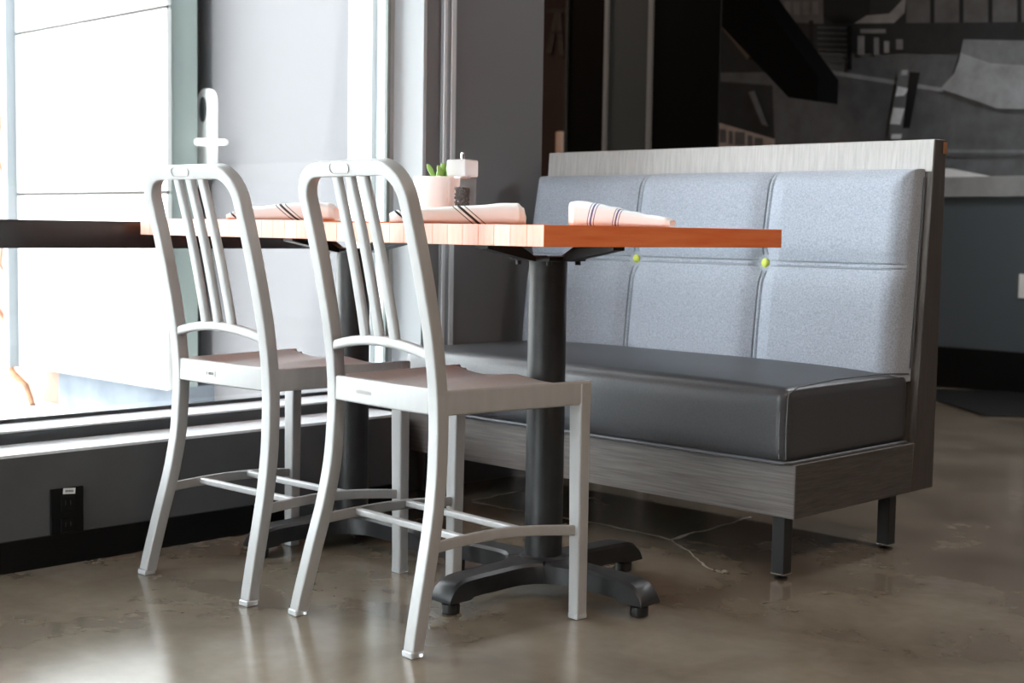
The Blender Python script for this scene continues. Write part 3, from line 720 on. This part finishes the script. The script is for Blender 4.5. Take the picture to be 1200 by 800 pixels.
    xs = [-.152+.304*i/16 for i in range(17)]
    obj('rear_apron', sweep(bmesh.new(), [Vector((x, .082-.006*(1-(x/.15)**2), .4440)) for x in xs], Vector((0, 0, 1)), .014, .048, .004), alu, c, True)
    # stretchers
    for s in (-1, 1):
        n = 14; P = []
        for i in range(n+1):
            f = i/n; y = .062+(.412-.062)*f; P.append(Vector((s*(.168+.018*f-.010*math.sin(math.pi*f)), y, .184-.010*f+.010*math.sin(math.pi*f))))
        obj('side_stretcher', sweep(bmesh.new(), P, Vector((0, 0, 1)), .010, .020, .003), alu, c, True)
    for y in (.145, .275):
        obj('cross_bar', sweep(bmesh.new(), [Vector((x, y, .190)) for x in (-.166, 0, .166)], Vector((0, 0, 1)), .015, .013, .003), alu, c, True)
    return c
ch2 = make_chair(); ch2.location = (-2.027, 1.621, 0); ch2.rotation_euler.z = math.radians(-2.6)
ch2['label'] = 'brushed aluminium slat-back chair drawn up to the free end of the table'; ch2['group'] = 'aluminium slat-back chairs'
ch1 = copy_tree(ch2); ch1.location = (-2.503, 1.590, 0); ch1.rotation_euler.z = math.radians(2.4)
ch1['label'] = 'brushed aluminium slat-back chair with white sticker on its rear seat rail'; ch1['group'] = 'aluminium slat-back chairs'
st = obj('sticker', bx(-.038, -.008, .0678, .0694, .437, .450), print_white, ch1)
obj('print_mark', bx(-.036, -.033, .0672, .0680, .440, .447), print_dark, st)
for k in range(4): obj('print_mark', bx(-.029+k*.0045, -.0258+k*.0045, .0672, .0680, .4405, .4465), print_dark, st)
tc = bpy.data.curves.new('etched_text', 'FONT'); tc.body = 'emeco'; tc.size = .016; tc.align_x = 'CENTER'; tc.extrude = .0002; tc.space_character = 1.15
to = bpy.data.objects.new('etched_text', tc); COL.objects.link(to); bpy.context.view_layer.update()
me = bpy.data.meshes.new_from_object(to.evaluated_get(bpy.context.evaluated_depsgraph_get())); bpy.data.objects.remove(to)
to = bpy.data.objects.new('etched_text', me); me.materials.clear(); me.materials.append(etch); link(to, ch2); to.location = (-.045, .0682, .440); to.rotation_euler = (math.pi/2, 0, 0)

# ------------------------------------------------------------------ things on the tables
def napkin(name, label, m, loc, rz, stations, grp):
    # stations: (x, half width, height, skew)
    b = bmesh.new(); rings = []; n = 28
    for k in range(len(stations)-1):
        for i in range(6 if k < len(stations)-2 else 7):
            f = i/6; f = f*f*(3-2*f); s0, s1 = stations[k], stations[k+1]; x, hw_, hh = [s0[q]+(s1[q]-s0[q])*f for q in range(3)]; ring = []
            x = s0[0]+(s1[0]-s0[0])*i/6
            for j in range(n):
                a = 2*math.pi*j/n; cy, sz = math.cos(a), math.sin(a)
                yy = hw_*math.copysign(abs(cy)**.6, cy); z = hh/2 + hh/2*math.copysign(abs(sz)**.6, sz)
                p = Vector((x, yy, z)); w_ = noise.noise(Vector((x*22, a*1.3, loc[0])))*.0022
                ring.append(b.verts.new((p.x+w_*.8, p.y*(1+w_*12), max(0.0, z*(1+w_*18)))))
            rings.append(ring)
    for i in range(len(rings)-1):
        for j in range(n): b.faces.new((rings[i][j], rings[i][(j+1) % n], rings[i+1][(j+1) % n], rings[i+1][j]))
    for R_, flip in ((rings[0], True), (rings[-1], False)):
        c = Vector((sum(v.co.x for v in R_)/n, sum(v.co.y for v in R_)/n, sum(v.co.z for v in R_)/n)); cv = b.verts.new(c + Vector((.010 if flip else -.010, 0, 0)))
        for j in range(n): b.faces.new((R_[j], R_[(j+1) % n], cv))
    bmesh.ops.recalc_face_normals(b, faces=b.faces[:])
    o = obj(name, b, m, None, True, loc); o.rotation_euler.z = rz; return tag(o, label, 'napkin', grp)
NZ = TZ1
napkin('rolled_napkin', 'rolled white napkin with black stripes beside the pepper mill', linen_k, (-2.027, 1.895, NZ), math.radians(46), [(-.135, .026, .020), (-.12, .030, .026), (-.06, .034, .031), (.02, .035, .036), (.09, .037, .042), (.112, .037, .043), (.124, .030, .034), (.128, .024, .020)], 'rolled napkins')
napkin('rolled_napkin', 'rolled white napkin with black stripes on the table against the window ledge', linen_k, (-2.605, 1.90, NZ+.0035), math.radians(40), [(-.125, .026, .012), (-.11, .030, .018), (-.06, .034, .030), (.02, .035, .038), (.08, .037, .042), (.105, .037, .040), (.118, .030, .030)], 'rolled napkins')
napkin('rolled_napkin', 'rolled white napkin with blue stripes on the bench side of the table', linen_b, (-2.018, 2.37, NZ), math.radians(24), [(-.114, .030, .054), (-.098, .036, .056), (-.06, .038, .051), (-.02, .036, .043), (.02, .033, .034), (.06, .030, .027), (.100, .029, .022), (.112, .024, .016)], 'rolled napkins')
# pot with succulent
t = thing('potted_succulent', 'small green succulent in a white ceramic pot on the table', 'plant', (-2.197, 1.988, NZ))
obj('pot', lathe(bmesh.new(), [(.040, 0), (.042, .003), (.048, .092), (.0485, .096), (.0455, .097), (.0445, .085), (.01, .084)], 40), ceramic, t, True)
obj('soil', lathe(bmesh.new(), [(.0415, .083), (.0412, .0875), (.02, .089), (.003, .089)], 32), soil, t, True)
for k in range(16):
    a = k*2.4; r0 = .006+.0017*k; h_ = .028+.020*random.random(); b = bmesh.new(); bmesh.ops.create_uvsphere(b, u_segments=10, v_segments=8, radius=1)
    for v in b.verts: z = v.co.z; v.co = Vector((v.co.x*.006*(1+.3*z), v.co.y*.0035, (z+1)*h_/2))
    o = obj('leaf', b, leaf_m, t, True, (r0*math.cos(a)*.7+.012, r0*math.sin(a)*.7+.012, .086)); o.rotation_euler = (random.uniform(-.5, .5), random.uniform(-.4, .4)+.3*math.cos(a), a)
# pepper mill
t = thing('pepper_mill', 'clear acrylic pepper mill filled with dark peppercorns', 'pepper mill', (-2.085, 1.955, NZ), math.radians(12))
obj('body', bx(-.0205, .0205, -.0205, .0205, 0, .092, bevel=.003), acrylic, t, False)
obj('cap', bx(-.0235, .0235, -.0235, .0235, .094, .128, bevel=.004), frost, t, True)
obj('collar', lathe(bmesh.new(), [(.016, .0915), (.016, .0945)], 24), steel, t, True)
obj('knob', lathe(bmesh.new(), [(.003, .128), (.0038, .130), (.0042, .138), (.003, .142), (.001, .1425)], 16), steel, t, True)
b = bmesh.new()
for k in range(560):
    z = .005+.068*random.random(); a = random.random()*6.283; r = .0145*math.sqrt(random.random())
    m_ = Matrix.Translation((r*math.cos(a), r*math.sin(a), z)) @ Matrix.Scale(.0026, 4); bmesh.ops.create_icosphere(b, subdivisions=1, radius=1, matrix=m_)
pc = obj('peppercorns', b, pepper, t, True); pc['kind'] = 'stuff'
